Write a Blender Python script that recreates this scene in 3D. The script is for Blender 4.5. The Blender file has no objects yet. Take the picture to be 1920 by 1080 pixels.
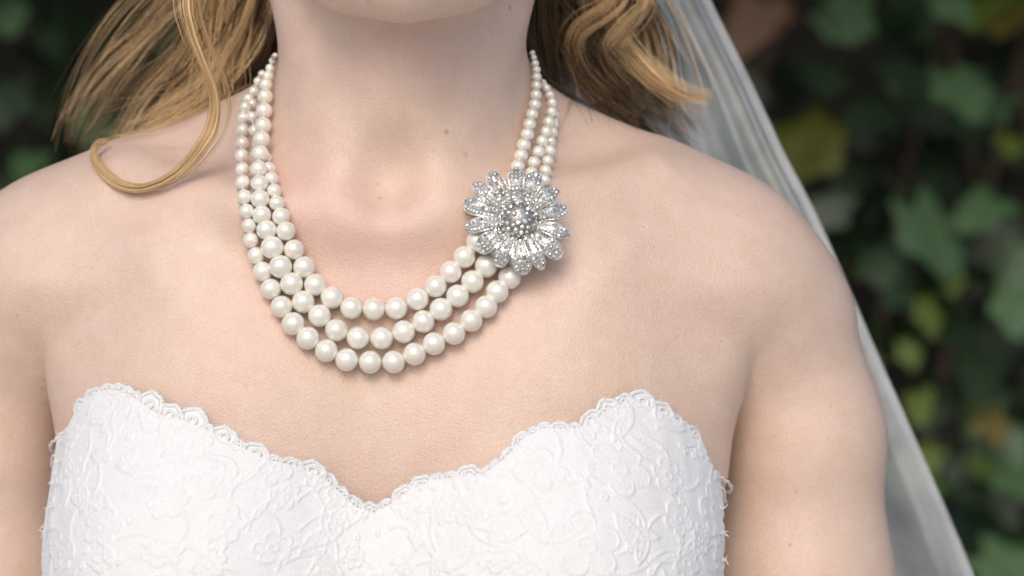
import bpy, math, random
import numpy as np
from mathutils import Vector, Matrix
random.seed(7); RNG = np.random.default_rng(11)
SC = bpy.context.scene; COL = SC.collection
R = math.radians

# ------------------------------------------------------------------ camera
F = 85 / 36 * 1920                       # focal length in photo pixels
CAM = np.array([0.0583, -1.10, 1.32])
cam = bpy.data.cameras.new('camera'); cam.lens = 85; cam.sensor_width = 36
cam.clip_start = 0.05; cam.clip_end = 2000
cam.dof.use_dof = True; cam.dof.focus_distance = 1.085; cam.dof.aperture_fstop = 6.3
cam.dof.aperture_blades = 0
camo = bpy.data.objects.new('camera', cam); COL.objects.link(camo)
camo.location = CAM; camo.rotation_euler = (R(90), 0, 0); SC.camera = camo

# ------------------------------------------------------------------ sky, sun, exposure
SUN_EL, SUN_AZ = 36, -9                 # azimuth measured from behind the camera, negative = from the left
w = bpy.data.worlds.new('World'); SC.world = w; w.use_nodes = True
nt = w.node_tree; bg = nt.nodes['Background']; sky = nt.nodes.new('ShaderNodeTexSky')
sky.sky_type = 'NISHITA'; sky.sun_disc = False
sky.sun_elevation = R(SUN_EL); sky.sun_rotation = R(180 - SUN_AZ)
sky.air_density = 0.9; sky.dust_density = 2.8; sky.ozone_density = 0.7
nt.links.new(sky.outputs[0], bg.inputs[0]); bg.inputs[1].default_value = 0.15
sl = bpy.data.lights.new('sun', 'SUN'); sl.energy = 0.85; sl.angle = R(28); sl.color = (1.0, 0.94, 0.88)
so = bpy.data.objects.new('sun', sl); COL.objects.link(so)
sdir = Vector((math.sin(R(SUN_AZ)) * math.cos(R(SUN_EL)), -math.cos(R(SUN_AZ)) * math.cos(R(SUN_EL)), math.sin(R(SUN_EL))))
so.rotation_euler = (-sdir).to_track_quat('-Z', 'Y').to_euler(); so.location = (-1, -2, 4)
vs = SC.view_settings; vs.view_transform = 'Standard'; vs.look = 'None'; vs.gamma = 1.0; vs.exposure = -0.10
SC.render.engine = 'CYCLES'; SC.cycles.use_denoising = True; SC.cycles.sampling_pattern = 'BLUE_NOISE'
SC.cycles.max_bounces = 8; SC.cycles.transparent_max_bounces = 24

# ------------------------------------------------------------------ small helpers
def pix(px, py, y):                      # photo pixel + world depth -> point
    d = y - CAM[1]
    return np.array([CAM[0] + (px - 960) / F * d, y, CAM[2] - (py - 540) / F * d])

def mesh_obj(name, verts, faces, mat, parent=None, smooth=True):
    me = bpy.data.meshes.new(name)
    me.from_pydata([tuple(map(float, v)) for v in verts] if not isinstance(verts, np.ndarray) else verts.tolist(), [],
                   faces.tolist() if isinstance(faces, np.ndarray) else faces)
    if smooth and len(me.polygons): me.polygons.foreach_set('use_smooth', [True] * len(me.polygons))
    if mat: me.materials.append(mat)
    me.update()
    o = bpy.data.objects.new(name, me); COL.objects.link(o)
    if parent: o.parent = parent
    return o

def inst(name, me, parent, M):
    o = bpy.data.objects.new(name, me); COL.objects.link(o)
    if parent: o.parent = parent
    o.matrix_local = M
    return o

def tag(o, label=None, cat=None, group=None, kind=None):
    for k, v in (('label', label), ('category', cat), ('group', group), ('kind', kind)):
        if v: o[k] = v
    return o

def mat_new(name):
    m = bpy.data.materials.new(name); m.use_nodes = True
    nt = m.node_tree; return m, nt, nt.nodes['Principled BSDF'], nt.nodes['Material Output']

def node(nt, t, **kw):
    n = nt.nodes.new(t)
    for k, v in kw.items():
        if k.startswith('_'): setattr(n, k[1:], v)
        else: n.inputs[k].default_value = v
    return n

def ramp(nt, fac, stops):
    r = nt.nodes.new('ShaderNodeValToRGB'); el = r.color_ramp.elements
    while len(el) < len(stops): el.new(0.5)
    for e, (p, c) in zip(el, stops): e.position = p; e.color = (*c, 1) if len(c) == 3 else c
    nt.links.new(fac, r.inputs[0]); return r.outputs[0]

def mixc(nt, fac, a, b, blend='MIX'):
    m = nt.nodes.new('ShaderNodeMix'); m.data_type = 'RGBA'; m.blend_type = blend
    for s, v in ((m.inputs[0], fac), (m.inputs[6], a), (m.inputs[7], b)):
        if hasattr(v, 'links') or isinstance(v, bpy.types.NodeSocket): nt.links.new(v, s)
        else: s.default_value = v if not isinstance(v, tuple) or len(v) == 4 else (*v, 1)
    return m.outputs[2]

def mathn(nt, op, a, b=None, clamp=False):
    m = nt.nodes.new('ShaderNodeMath'); m.operation = op; m.use_clamp = clamp
    for s, v in ((m.inputs[0], a), (m.inputs[1], b)):
        if v is None: continue
        if isinstance(v, bpy.types.NodeSocket): nt.links.new(v, s)
        else: s.default_value = v
    return m.outputs[0]

def bump(nt, bsdf, h, strength, dist):
    b = node(nt, 'ShaderNodeBump', Strength=strength, Distance=dist); nt.links.new(h, b.inputs['Height'])
    nt.links.new(b.outputs[0], bsdf.inputs['Normal']); return b

# ------------------------------------------------------------------ signed distance field of the figure
def smin(a, b, k):
    h = np.clip(.5 + .5 * (b - a) / k, 0, 1); return b + (a - b) * h - k * h * (1 - h)
def smax(a, b, k): return -smin(-a, -b, k)
def ell(P, c, r):
    r = np.array(r, np.float32); q = (P - np.array(c, np.float32)) / r
    k0 = np.sqrt((q * q).sum(1)) + 1e-9; q2 = q / r; k1 = np.sqrt((q2 * q2).sum(1)) + 1e-9
    return k0 * (k0 - 1) / k1
def cone(P, a, b, r1, r2):
    a = np.array(a, np.float32); b = np.array(b, np.float32); ba = b - a; pa = P - a
    t = np.clip(pa @ ba / (ba @ ba), 0, 1); d = pa - t[:, None] * ba
    return np.sqrt((d * d).sum(1)) - (r1 + (r2 - r1) * t)
def chain(P, pts, k=0.01):
    d = None
    for (a, ra), (b, rb) in zip(pts[:-1], pts[1:]):
        e = cone(P, a, b, ra, rb); d = e if d is None else smin(d, e, k)
    return d

def torso_core(P):
    d = ell(P, (0, .085, 1.185), (.139, .086, .235))
    d = smin(d, ell(P, (0, .080, 1.02), (.118, .080, .16)), .06)
    d = smin(d, ell(P, (0, .085, .86), (.165, .105, .13)), .06)
    for s in (-1, 1):
        d = smin(d, ell(P, (s * .080, .043, 1.250), (.066, .046, .085)), .045)     # upper breast
    return d
def breasts(P, d, k):
    for s in (-1, 1): d = smin(d, ell(P, (s * .080 - .003, .018, 1.172), (.064, .064, .074)), k)
    return d
def arm_hand(P, s):
    sh, m1, mi, el, wr = (s * .1915, .100, 1.298), (s * .2020, .101, 1.245), (s * .2025, .107, 1.175), (s * .211, .116, 1.055), (s * .237, .050, .835)
    if s < 0: sh, m1, mi, el, wr = (-.193, .100, 1.298), (-.2035, .101, 1.245), (-.206, .107, 1.175), (-.219, .116, 1.055), (-.246, .050, .835)
    d = chain(P, [(sh, .0372), (m1, .0352), (mi, .0395), (el, .0355)], .03)
    d = smin(d, chain(P, [(el, .034), (tuple(np.array(el) * .72 + np.array(wr) * .28), .0375), (wr, .0235)], .02), .02)
    if P[:, 2].min() > .90: return d
    w0 = np.array(wr)
    d = smin(d, ell(P, w0 + (s * .001, -.010, -.048), (.018, .036, .046)), .02)
    for j, (dy, ln) in enumerate(((-.036, .066), (-.019, .076), (-.001, .072), (.016, .056))):
        a = w0 + (0, dy, -.082); b = a + (-s * .004, -.003, -ln * .45); c = b + (-s * .014, -.004, -ln * .36); e = c + (-s * .014, 0, -ln * .22)
        d = smin(d, chain(P, [(a, .0088), (b, .0082), (c, .0076), (e, .0064)], .004), .006)
    a = w0 + (-s * .004, -.032, -.028); b = a + (-s * .012, -.022, -.026); c = b + (-s * .006, -.008, -.028)
    return smin(d, chain(P, [(a, .012), (b, .0095), (c, .0078)], .005), .010)

def body(P):
    P = np.asarray(P, np.float32)
    d = torso_core(P)
    d = breasts(P, d, .022)
    z = P[:, 2]
    for s in (-1, 1):                                                                   # fold in front of the armpit
        d = smin(d, chain(P, [((s * .098, .052, 1.320), .036), ((s * .1415 + .004, .055, 1.284), .0215), ((s * .136 + .003, .057, 1.235), .0205)], .02), .026)
    # shoulder girdle, trapezius, neck
    d = smin(d, cone(P, (-.126, .084, 1.340), (.122, .084, 1.340), .040, .040), .045)
    for s in (-1, 1):
        d = smin(d, cone(P, (s * .014 + .005, .106, 1.424), (s * .118, .092, 1.370), .020, .0245), .030)
    neck = cone(P, (.004, .078, 1.330), (.007, .066, 1.470), .0575, .0550)
    for s in (-1, 1):
        neck = smin(neck, cone(P, (s * .013 + .002, .026, 1.366), (s * .047 + .005, .058, 1.465), .0085, .014), .024)
    neck = smin(neck, ell(P, (.006, .022, 1.425), (.017, .012, .028)), .022)              # larynx
    d = smin(d, neck, .034)
    # collar bones and the notch between them
    for s in (-1, 1):
        d = smin(d, chain(P, [((s * .016, .019, 1.352), .0055), ((s * .065, .020, 1.358), .0045), ((s * .125, .054, 1.371), .005)], .01), .026)
    d = smax(d, -(np.sqrt(((P - np.array((.001, .004, 1.372), np.float32)) ** 2).sum(1)) - .009), .024)
    # arms: free below the armpit, one with the shoulder above it
    t = np.clip((z - 1.276) / .050, 0, 1); t = t * t * (3 - 2 * t); k = .0012 + .042 * t
    for s in (-1, 1):
        a = arm_hand(P, s)
        dx = -.005 if s < 0 else 0
        a = smin(a, ell(P, (s * .166 + dx, .086, 1.320), (.046, .046, .052)), .03)
        d = smin(d, a, k)
    if z.max() < 1.41: return d
    # head
    h = ell(P, (.008, .068, 1.595), (.074, .094, .098))
    h = smin(h, ell(P, (.009, .010, 1.535), (.053, .060, .074)), .03)
    jaw = chain(P, [((-.041, .050, 1.500), .015), ((-.013, -.020, 1.467), .019), ((.011, -.034, 1.4615), .0205), ((.034, -.020, 1.467), .019), ((.058, .050, 1.500), .015)], .016)
    h = smin(h, jaw, .030)
    h = smin(h, ell(P, (.010, .004, 1.478), (.046, .050, .026)), .025)                      # floor of the mouth
    h = smin(h, chain(P, [((.010, -.045, 1.575), .0055), ((.010, -.061, 1.536), .0080)], .01), .014)
    for s in (-1, 1):
        h = smin(h, ell(P, (.010 + s * .009, -.053, 1.531), (.007, .009, .007)), .006)
        h = smax(h, -ell(P, (.010 + s * .031, -.058, 1.573), (.017, .016, .011)), .012)
        h = smin(h, ell(P, (.010 + s * .031, -.0275, 1.572), (.0145, .0135, .0120)), .004)
        h = smin(h, ell(P, (.010 + s * .024, -.041, 1.592), (.020, .008, .004)), .012)
        h = smin(h, ell(P, (.008 + s * .078, .062, 1.560), (.007, .018, .030)), .008)
    h = smin(h, ell(P, (.010, -.050, 1.505), (.021, .010, .0050)), .004)
    h = smin(h, ell(P, (.010, -.048, 1.495), (.020, .009, .006)), .004)
    return smin(d, h, .020)

def gown(P):                              # the torso as the cloth spans it
    P = np.asarray(P, np.float32)
    return breasts(P, torso_core(P), .060) - .0035

def grad(f, P, e=.0012):
    G = np.empty_like(P)
    for i in range(3):
        o = np.zeros(3, np.float32); o[i] = e; G[:, i] = (f(P + o) - f(P - o)) / (2 * e)
    return G
def project(P, f, off=0., it=4):
    P = np.array(P, np.float32)
    for _ in range(it):
        G = grad(f, P); g2 = (G * G).sum(1) + 1e-6; P = P - ((f(P) - off) / g2)[:, None] * G
    return P
def normal(P, f):
    G = grad(f, np.asarray(P, np.float32)); return G / (np.linalg.norm(G, axis=1)[:, None] + 1e-9)
def cast(px, py, f, off=0.):              # photo pixels -> points where their rays meet f = off (or pass closest to it)
    px = np.atleast_1d(np.asarray(px, float)); py = np.atleast_1d(np.asarray(py, float))
    off = np.broadcast_to(np.asarray(off, float), px.shape)
    D = np.stack([(px - 960) / F, np.ones_like(px), -(py - 540) / F], 1)
    t = np.full(px.shape, .95); best = np.full(px.shape, 9.); bt = t.copy(); hit = np.zeros(px.shape, bool)
    for _ in range(110):
        v = f((CAM + D * t[:, None])) - off
        up = (v < best) & ~hit; best[up] = v[up]; bt[up] = t[up]
        hit |= v < 2e-4
        t = np.where(hit, t, t + np.clip(v * .6, 3e-4, .05)); t = np.minimum(t, 1.6)
    return CAM + D * bt[:, None]

def surface_nets(f, lo, hi, h):
    lo = np.array(lo); n = (np.ceil((np.array(hi) - lo) / h).astype(int) // 4 + 1) * 4 + 1
    ax = [lo[i] + h * np.arange(n[i]) for i in range(3)]
    cx = [a[::4] for a in ax]
    G = np.stack(np.meshgrid(*cx, indexing='ij'), -1).reshape(-1, 3)
    V = f(G).reshape([len(c) for c in cx])
    near = np.abs(V) < h * 4 * 1.9
    m = np.zeros_like(near); m[:] = near                                      # grow one block
    for axis in range(3):
        m[:] = m | np.roll(m, 1, axis) | np.roll(m, -1, axis)
    rep = lambda A: np.repeat(np.repeat(np.repeat(A, 4, 0), 4, 1), 4, 2)
    def fit(A):
        A = np.pad(rep(A), ((2, 2),) * 3, mode='edge'); return A[:n[0], :n[1], :n[2]]
    full = fit(V).astype(np.float32); M = fit(m)
    idx = np.argwhere(M)
    pts = lo + idx * h
    out = np.empty(len(pts), np.float32)
    for i in range(0, len(pts), 400000): out[i:i + 400000] = f(pts[i:i + 400000])
    full[M] = out
    S = full < 0
    c = np.zeros(np.array(S.shape) - 1, np.int8)
    for dx in (0, 1):
        for dy in (0, 1):
            for dz in (0, 1): c += S[dx:S.shape[0] - 1 + dx, dy:S.shape[1] - 1 + dy, dz:S.shape[2] - 1 + dz]
    act = (c > 0) & (c < 8); cells = np.argwhere(act)
    ids = np.full(act.shape, -1, np.int64); ids[act] = np.arange(len(cells))
    pos = np.zeros((len(cells), 3)); cnt = np.zeros(len(cells))
    C = [(a, b, g) for a in (0, 1) for b in (0, 1) for g in (0, 1)]
    for i in range(8):
        for j in range(i + 1, 8):
            if sum(abs(p - q) for p, q in zip(C[i], C[j])) != 1: continue
            va = full[tuple((cells + C[i]).T)]; vb = full[tuple((cells + C[j]).T)]
            x = (va < 0) != (vb < 0); t = np.where(x, va / np.where(x, va - vb, 1), 0)
            p = np.array(C[i]) + t[:, None] * (np.array(C[j]) - np.array(C[i]))
            pos[x] += p[x]; cnt[x] += 1
    verts = lo + (cells + pos / cnt[:, None]) * h
    faces = []
    for axis in range(3):
        u, v = (axis + 1) % 3, (axis + 2) % 3
        a = np.moveaxis(S, axis, 0); A = a[:-1]; B = a[1:]
        ch = np.argwhere(A != B); flip = a[tuple(ch.T)]
        g = np.empty_like(ch); order = [axis] + [q for q in range(3) if q != axis]
        for k2, q in enumerate(order): g[:, q] = ch[:, k2]
        ok = (g[:, u] > 0) & (g[:, v] > 0) & (g[:, u] < act.shape[u]) & (g[:, v] < act.shape[v])
        g = g[ok]; flip = flip[ok]
        q = []
        for du, dv in ((-1, -1), (0, -1), (0, 0), (-1, 0)):
            e = g.copy(); e[:, u] += du; e[:, v] += dv; q.append(ids[tuple(e.T)])
        q = np.stack(q, 1); q[~flip] = q[~flip][:, ::-1]; faces.append(q)
    return verts, np.concatenate(faces)

def tubes(lines, radii, sides=5, closed=False):
    """many polylines -> one vertex / face list; radii per line (number or list per point)"""
    V, Fc, base = [], [], 0
    for L, r in zip(lines, radii):
        L = np.asarray(L, float); n = len(L)
        T = np.gradient(L, axis=0); T /= np.linalg.norm(T, axis=1)[:, None] + 1e-12
        ref = np.array([0.13, -.98, .15]); A = np.cross(T, ref); A /= np.linalg.norm(A, axis=1)[:, None] + 1e-9; B = np.cross(T, A)
        rr = np.broadcast_to(np.asarray(r, float), (n,))
        a = np.arange(sides) * 2 * np.pi / sides
        V.append((L[:, None] + rr[:, None, None] * (np.cos(a)[None, :, None] * A[:, None] + np.sin(a)[None, :, None] * B[:, None])).reshape(-1, 3))
        i = np.arange(n - 1)[:, None] * sides; j = np.arange(sides)[None]; k = (j + 1) % sides
        Fc.append(np.stack([base + i + j, base + i + k, base + i + sides + k, base + i + sides + j], -1).reshape(-1, 4)); base += n * sides
    return np.concatenate(V), np.concatenate(Fc)

def catmull(P, n):
    P = np.asarray(P, float); P = np.vstack([2 * P[0] - P[1], P, 2 * P[-1] - P[-2]])
    seg = np.linalg.norm(np.diff(P[1:-1], axis=0), axis=1); cum = np.concatenate([[0], np.cumsum(seg)]) / seg.sum()
    s = np.linspace(0, 1, n); i = np.clip(np.searchsorted(cum, s, 'right') - 1, 0, len(seg) - 1); t = ((s - cum[i]) / (cum[i + 1] - cum[i]))[:, None]
    a, b, c, d = P[i], P[i + 1], P[i + 2], P[i + 3]
    return .5 * (2 * b + (c - a) * t + (2 * a - 5 * b + 4 * c - d) * t ** 2 + (3 * b - a - 3 * c + d) * t ** 3)

# ------------------------------------------------------------------ materials
def m_skin():
    m, nt, b, o = mat_new('skin'); tc = nt.nodes.new('ShaderNodeTexCoord'); ob = tc.outputs['Object']
    n1 = node(nt, 'ShaderNodeTexNoise', Scale=16., Detail=4., Roughness=.55); nt.links.new(ob, n1.inputs[0])
    n2 = node(nt, 'ShaderNodeTexNoise', Scale=90., Detail=5., Roughness=.65); nt.links.new(ob, n2.inputs[0])
    c = ramp(nt, n1.outputs[0], [(.30, (.72, .52, .375)), (.5, (.745, .54, .42)), (.72, (.765, .53, .435))])
    c2 = ramp(nt, n2.outputs[0], [(.32, (.67, .495, .39)), (.68, (.78, .62, .545))])
    c = mixc(nt, .45, c, c2)
    n4 = node(nt, 'ShaderNodeTexNoise', Scale=420., Detail=2.); nt.links.new(ob, n4.inputs[0])
    c = mixc(nt, ramp(nt, n4.outputs[0], [(.66, (0, 0, 0)), (.78, (.30, .30, .30))]), c, (.55, .34, .24))
    def blob(p, r, soft=1.0):
        d = nt.nodes.new('ShaderNodeVectorMath'); d.operation = 'DISTANCE'; nt.links.new(ob, d.inputs[0]); d.inputs[1].default_value = tuple(map(float, p))
        mr = node(nt, 'ShaderNodeMapRange', **{'From Min': r * (1 - soft), 'From Max': r, 'To Min': 1., 'To Max': 0.}); mr.interpolation_type = 'SMOOTHSTEP'
        nt.links.new(d.outputs['Value'], mr.inputs[0]); return mr.outputs[0]
    # the flush round the base of the neck and over the breast bone, broken up by the mottling
    FL = ((640, 470, .060, .40), (770, 420, .055, .30), (560, 330, .035, .35), (900, 560, .06, .25), (470, 620, .05, .30), (760, 90, .05, .3))
    QQ = cast([q[0] for q in FL] + [q[0] for q in MOLES], [q[1] for q in FL] + [q[1] for q in MOLES], body)
    for p, (px, py, r, s) in zip(QQ, FL):
        f = mathn(nt, 'MULTIPLY', blob(p, r), s); f = mathn(nt, 'MULTIPLY', f, mathn(nt, 'ADD', n1.outputs[0], .35))
        c = mixc(nt, f, c, (.74, .44, .39))
    for lx in (-.006, .010, .026): c = mixc(nt, mathn(nt, 'MULTIPLY', blob((lx, -.057, 1.4995), .0125, .45), .8), c, (.55, .20, .19))     # lips
    for p, (px, py, rp, col, s) in zip(QQ[len(FL):], MOLES):
        c = mixc(nt, mathn(nt, 'MULTIPLY', blob(p, rp * .00026, .8), s * .8), c, col)
    n5 = node(nt, 'ShaderNodeTexNoise', Scale=1500., Detail=2., Roughness=.6); nt.links.new(ob, n5.inputs[0])          # pores and fine hair
    c = mixc(nt, 1., c, ramp(nt, n5.outputs[0], [(.30, (.86, .83, .81)), (.50, (1, 1, 1)), (.72, (1.0, 1.0, 1.0))]), 'MULTIPLY')
    nt.links.new(c, b.inputs['Base Color'])
    b.inputs['Roughness'].default_value = .50; b.inputs['Specular IOR Level'].default_value = .9; b.inputs['Coat Weight'].default_value = .35; b.inputs['Coat Roughness'].default_value = .5; b.inputs['Coat IOR'].default_value = 1.45
    b.inputs['Subsurface Weight'].default_value = .12; b.inputs['Subsurface Radius'].default_value = (1., .36, .2); b.inputs['Subsurface Scale'].default_value = .0035
    n3 = node(nt, 'ShaderNodeTexNoise', Scale=900., Detail=3.); nt.links.new(ob, n3.inputs[0])
    v = node(nt, 'ShaderNodeTexVoronoi', Scale=1300.); nt.links.new(ob, v.inputs[0])
    bump(nt, b, mathn(nt, 'ADD', n3.outputs[0], mathn(nt, 'MULTIPLY', v.outputs[0], .4)), .45, .0007)
    return m
BR, PK = (.36, .17, .09), (.72, .33, .28)
MOLES = [(837, 247, 7, BR, .75), (712, 371, 5, BR, .55), (872, 289, 8, BR, .35), (956, 14, 8, BR, .7), (1384, 402, 5, PK, .8), (1482, 1022, 6, BR, .55),
         (1493, 922, 5, BR, .5), (460, 722, 6, PK, .6), (708, 345, 5, BR, .3), (1352, 640, 5, BR, .35), (560, 418, 5, PK, .5), (1558, 762, 4, BR, .4), (150, 640, 5, BR, .3),
         (815, 742, 5, PK, .4), (1268, 632, 5, BR, .3), (690, 5, 6, BR, .3), (662, 12, 5, BR, .3), (33, 592, 4, BR, .4), (728, 760, 5, PK, .3), (1660, 930, 5, BR, .4), (845, 870, 4, PK, .3)]

def m_pearl():
    m, nt, b, o = mat_new('pearl'); tc = nt.nodes.new('ShaderNodeTexCoord')
    oi = nt.nodes.new('ShaderNodeObjectInfo')
    c = ramp(nt, oi.outputs['Random'], [(0, (.88, .855, .755)), (.5, (.905, .88, .795)), (1, (.93, .905, .83))])
    n = node(nt, 'ShaderNodeTexNoise', Scale=260., Detail=3.); nt.links.new(tc.outputs['Object'], n.inputs[0])
    c = mixc(nt, mathn(nt, 'MULTIPLY', n.outputs[0], .16), c, (.82, .80, .74)); nt.links.new(c, b.inputs['Base Color'])
    b.inputs['Roughness'].default_value = .22; b.inputs['Metallic'].default_value = .20; b.inputs['Specular IOR Level'].default_value = .7
    b.inputs['Coat Weight'].default_value = .8; b.inputs['Coat Roughness'].default_value = .10; b.inputs['Coat IOR'].default_value = 1.6
    b.inputs['Subsurface Weight'].default_value = .2; b.inputs['Subsurface Scale'].default_value = .002
    bump(nt, b, n.outputs[0], .10, .0005); return m

def m_simple(name, col, rough, metal=0., spec=.5, scale=0, var=.3, bmp=0):
    m, nt, b, o = mat_new(name); b.inputs['Roughness'].default_value = rough; b.inputs['Metallic'].default_value = metal; b.inputs['Specular IOR Level'].default_value = spec
    tc = nt.nodes.new('ShaderNodeTexCoord'); n = node(nt, 'ShaderNodeTexNoise', Scale=float(scale or 50), Detail=4.); nt.links.new(tc.outputs['Object'], n.inputs[0])
    nt.links.new(ramp(nt, n.outputs[0], [(.3, tuple(x * (1 - var) for x in col)), (.7, col)]), b.inputs['Base Color'])
    if bmp: bump(nt, b, n.outputs[0], .5, bmp)
    return m

def m_stone():
    m, nt, b, o = mat_new('rhinestone'); g = nt.nodes.new('ShaderNodeNewGeometry')
    nt.links.new(ramp(nt, g.outputs['Random Per Island'], [(0, (.44, .43, .40)), (.5, (.78, .765, .73)), (1, (.97, .96, .93))]), b.inputs['Base Color'])
    b.inputs['Metallic'].default_value = .85; b.inputs['Roughness'].default_value = .08; b.inputs['Coat Weight'].default_value = 1.; b.inputs['Coat Roughness'].default_value = .02
    return m

def m_satin():
    m, nt, b, o = mat_new('bodice_lace_cloth'); tc = nt.nodes.new('ShaderNodeTexCoord'); ob = tc.outputs['Object']
    n = node(nt, 'ShaderNodeTexNoise', Scale=110., Detail=6., Roughness=.7, Distortion=1.2); nt.links.new(ob, n.inputs[0])
    nt.links.new(ramp(nt, n.outputs[0], [(.3, (.80, .81, .825)), (.7, (.85, .86, .87))]), b.inputs['Base Color'])
    vn = node(nt, 'ShaderNodeTexVoronoi', Scale=640.); nt.links.new(ob, vn.inputs[0])                                   # holes of the ground net
    base = b.inputs['Base Color'].links[0].from_socket
    nt.links.new(mixc(nt, ramp(nt, vn.outputs[0], [(.10, (.34, .34, .34)), (.34, (0, 0, 0))]), base, (.60, .58, .575)), b.inputs['Base Color'])
    b.inputs['Roughness'].default_value = .65; b.inputs['Sheen Weight'].default_value = .25; b.inputs['Specular IOR Level'].default_value = .3
    v = node(nt, 'ShaderNodeTexVoronoi', Scale=520.); v.feature = 'DISTANCE_TO_EDGE'; nt.links.new(ob, v.inputs[0])
    n2 = node(nt, 'ShaderNodeTexNoise', Scale=700., Detail=3.); nt.links.new(ob, n2.inputs[0])
    h = mathn(nt, 'ADD', mathn(nt, 'MULTIPLY', n.outputs[0], .5), mathn(nt, 'ADD', mathn(nt, 'MULTIPLY', v.outputs[0], .6), mathn(nt, 'MULTIPLY', n2.outputs[0], .35)))
    bump(nt, b, h, .5, .0008); return m

def m_tulle(name, alpha, tint=(.86, .88, .90)):
    m, nt, b, o = mat_new(name); nt.nodes.remove(b)
    tr = nt.nodes.new('ShaderNodeBsdfTransparent'); df = node(nt, 'ShaderNodeBsdfDiffuse', Color=(*tint, 1)); tl = node(nt, 'ShaderNodeBsdfTranslucent', Color=(*tint, 1))
    mx = node(nt, 'ShaderNodeMixShader', Fac=.4); nt.links.new(df.outputs[0], mx.inputs[1]); nt.links.new(tl.outputs[0], mx.inputs[2])
    tc = nt.nodes.new('ShaderNodeTexCoord'); n = node(nt, 'ShaderNodeTexNoise', Scale=35., Detail=5.); nt.links.new(tc.outputs['Object'], n.inputs[0])
    fac = mathn(nt, 'MULTIPLY', mathn(nt, 'ADD', n.outputs[0], .5), alpha)
    m2 = nt.nodes.new('ShaderNodeMixShader'); nt.links.new(fac, m2.inputs[0]); nt.links.new(tr.outputs[0], m2.inputs[1]); nt.links.new(mx.outputs[0], m2.inputs[2])
    nt.links.new(m2.outputs[0], o.inputs[0]); return m

def m_hair(name, dark, light):
    m, nt, b, o = mat_new(name)
    hi = nt.nodes.new('ShaderNodeHairInfo'); tc = nt.nodes.new('ShaderNodeTexCoord')
    n = node(nt, 'ShaderNodeTexNoise', Scale=45., Detail=3.); nt.links.new(tc.outputs['Object'], n.inputs[0])
    at = nt.nodes.new('ShaderNodeAttribute'); at.attribute_name = 'wisp'
    f = mathn(nt, 'ADD', mathn(nt, 'ADD', mathn(nt, 'MULTIPLY', hi.outputs['Random'], .22), mathn(nt, 'MULTIPLY', at.outputs['Fac'], .62)), mathn(nt, 'MULTIPLY', mathn(nt, 'SUBTRACT', n.outputs[0], .4), .6), True)
    nt.links.new(ramp(nt, f, [(0.15, dark), (.85, light)]), b.inputs['Base Color'])
    b.inputs['Roughness'].default_value = .42; b.inputs['Specular IOR Level'].default_value = .45; b.inputs['Specular Tint'].default_value = (1., .85, .62, 1)
    return m

def m_leaf(name, c0, c1, vein, rough=.42):
    m, nt, b, o = mat_new(name); tc = nt.nodes.new('ShaderNodeTexCoord'); ob = tc.outputs['Object']
    oi = nt.nodes.new('ShaderNodeObjectInfo'); g = nt.nodes.new('ShaderNodeNewGeometry')
    r = mathn(nt, 'FRACT', mathn(nt, 'ADD', oi.outputs['Random'], g.outputs['Random Per Island']))
    n = node(nt, 'ShaderNodeTexNoise', Scale=40., Detail=4.); nt.links.new(ob, n.inputs[0])
    c = ramp(nt, r, [(0, c0), (1, c1)]); c = mixc(nt, mathn(nt, 'MULTIPLY', n.outputs[0], .5), c, vein); nt.links.new(c, b.inputs['Base Color'])
    b.inputs['Roughness'].default_value = rough; b.inputs['Specular IOR Level'].default_value = .5
    bump(nt, b, n.outputs[0], .4, .002)
    return m

SKIN = m_skin(); PEARL = m_pearl(); STONE = m_stone(); SATIN = m_satin()
SILVER = m_simple('silver', (.84, .84, .82), .38, .9, scale=900, var=.25)
SILVER_DARK = m_simple('oxidised_silver', (.46, .45, .43), .40, .9, scale=600, var=.4)
CORD = m_simple('lace_cord', (.85, .86, .87), .75, spec=.25, scale=1500, var=.10, bmp=.0004)
NET = m_tulle('lace_net', .88, (.86, .86, .86)); TULLE = m_tulle('veil_tulle', .58, (.92, .95, .96)); HEM = m_tulle('veil_hem', .60)
HAIR_DK = m_hair('hair_brown', (.020, .013, .008), (.11, .070, .038)); HAIR_MD = m_hair('hair_dark_blond', (.050, .031, .016), (.47, .33, .19)); HAIR_LT = m_hair('hair_golden', (.38, .23, .105), (.88, .65, .37))
THREAD = m_simple('thread', (.75, .72, .64), .7, scale=800)

# ------------------------------------------------------------------ ground
GROUND = m_simple('ground_stone', (.62, .60, .57), .85, scale=3, var=.25, bmp=.01)
n = 24; xs = np.linspace(-1, 1, n + 1); xs = np.sign(xs) * (np.abs(xs) ** 3) * 900
gv = np.array([[x, y, 0] for y in xs for x in xs]); gf = [[j * (n + 1) + i, j * (n + 1) + i + 1, (j + 1) * (n + 1) + i + 1, (j + 1) * (n + 1) + i] for j in range(n) for i in range(n)]
tag(mesh_obj('ground', gv, gf, GROUND, smooth=False), 'pale stone paving under the bride and the ivy', 'ground', kind='structure')

# ------------------------------------------------------------------ the person
bv, bf = surface_nets(body, (-.31, -.13, .69), (.31, .22, 1.72), .0030)
bv = project(bv, body, 0., 3)
person = mesh_obj('person', bv, bf, SKIN)
tag(person, 'bare shouldered bride in white strapless lace gown, blond hair loose behind her shoulders', 'person')

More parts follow.
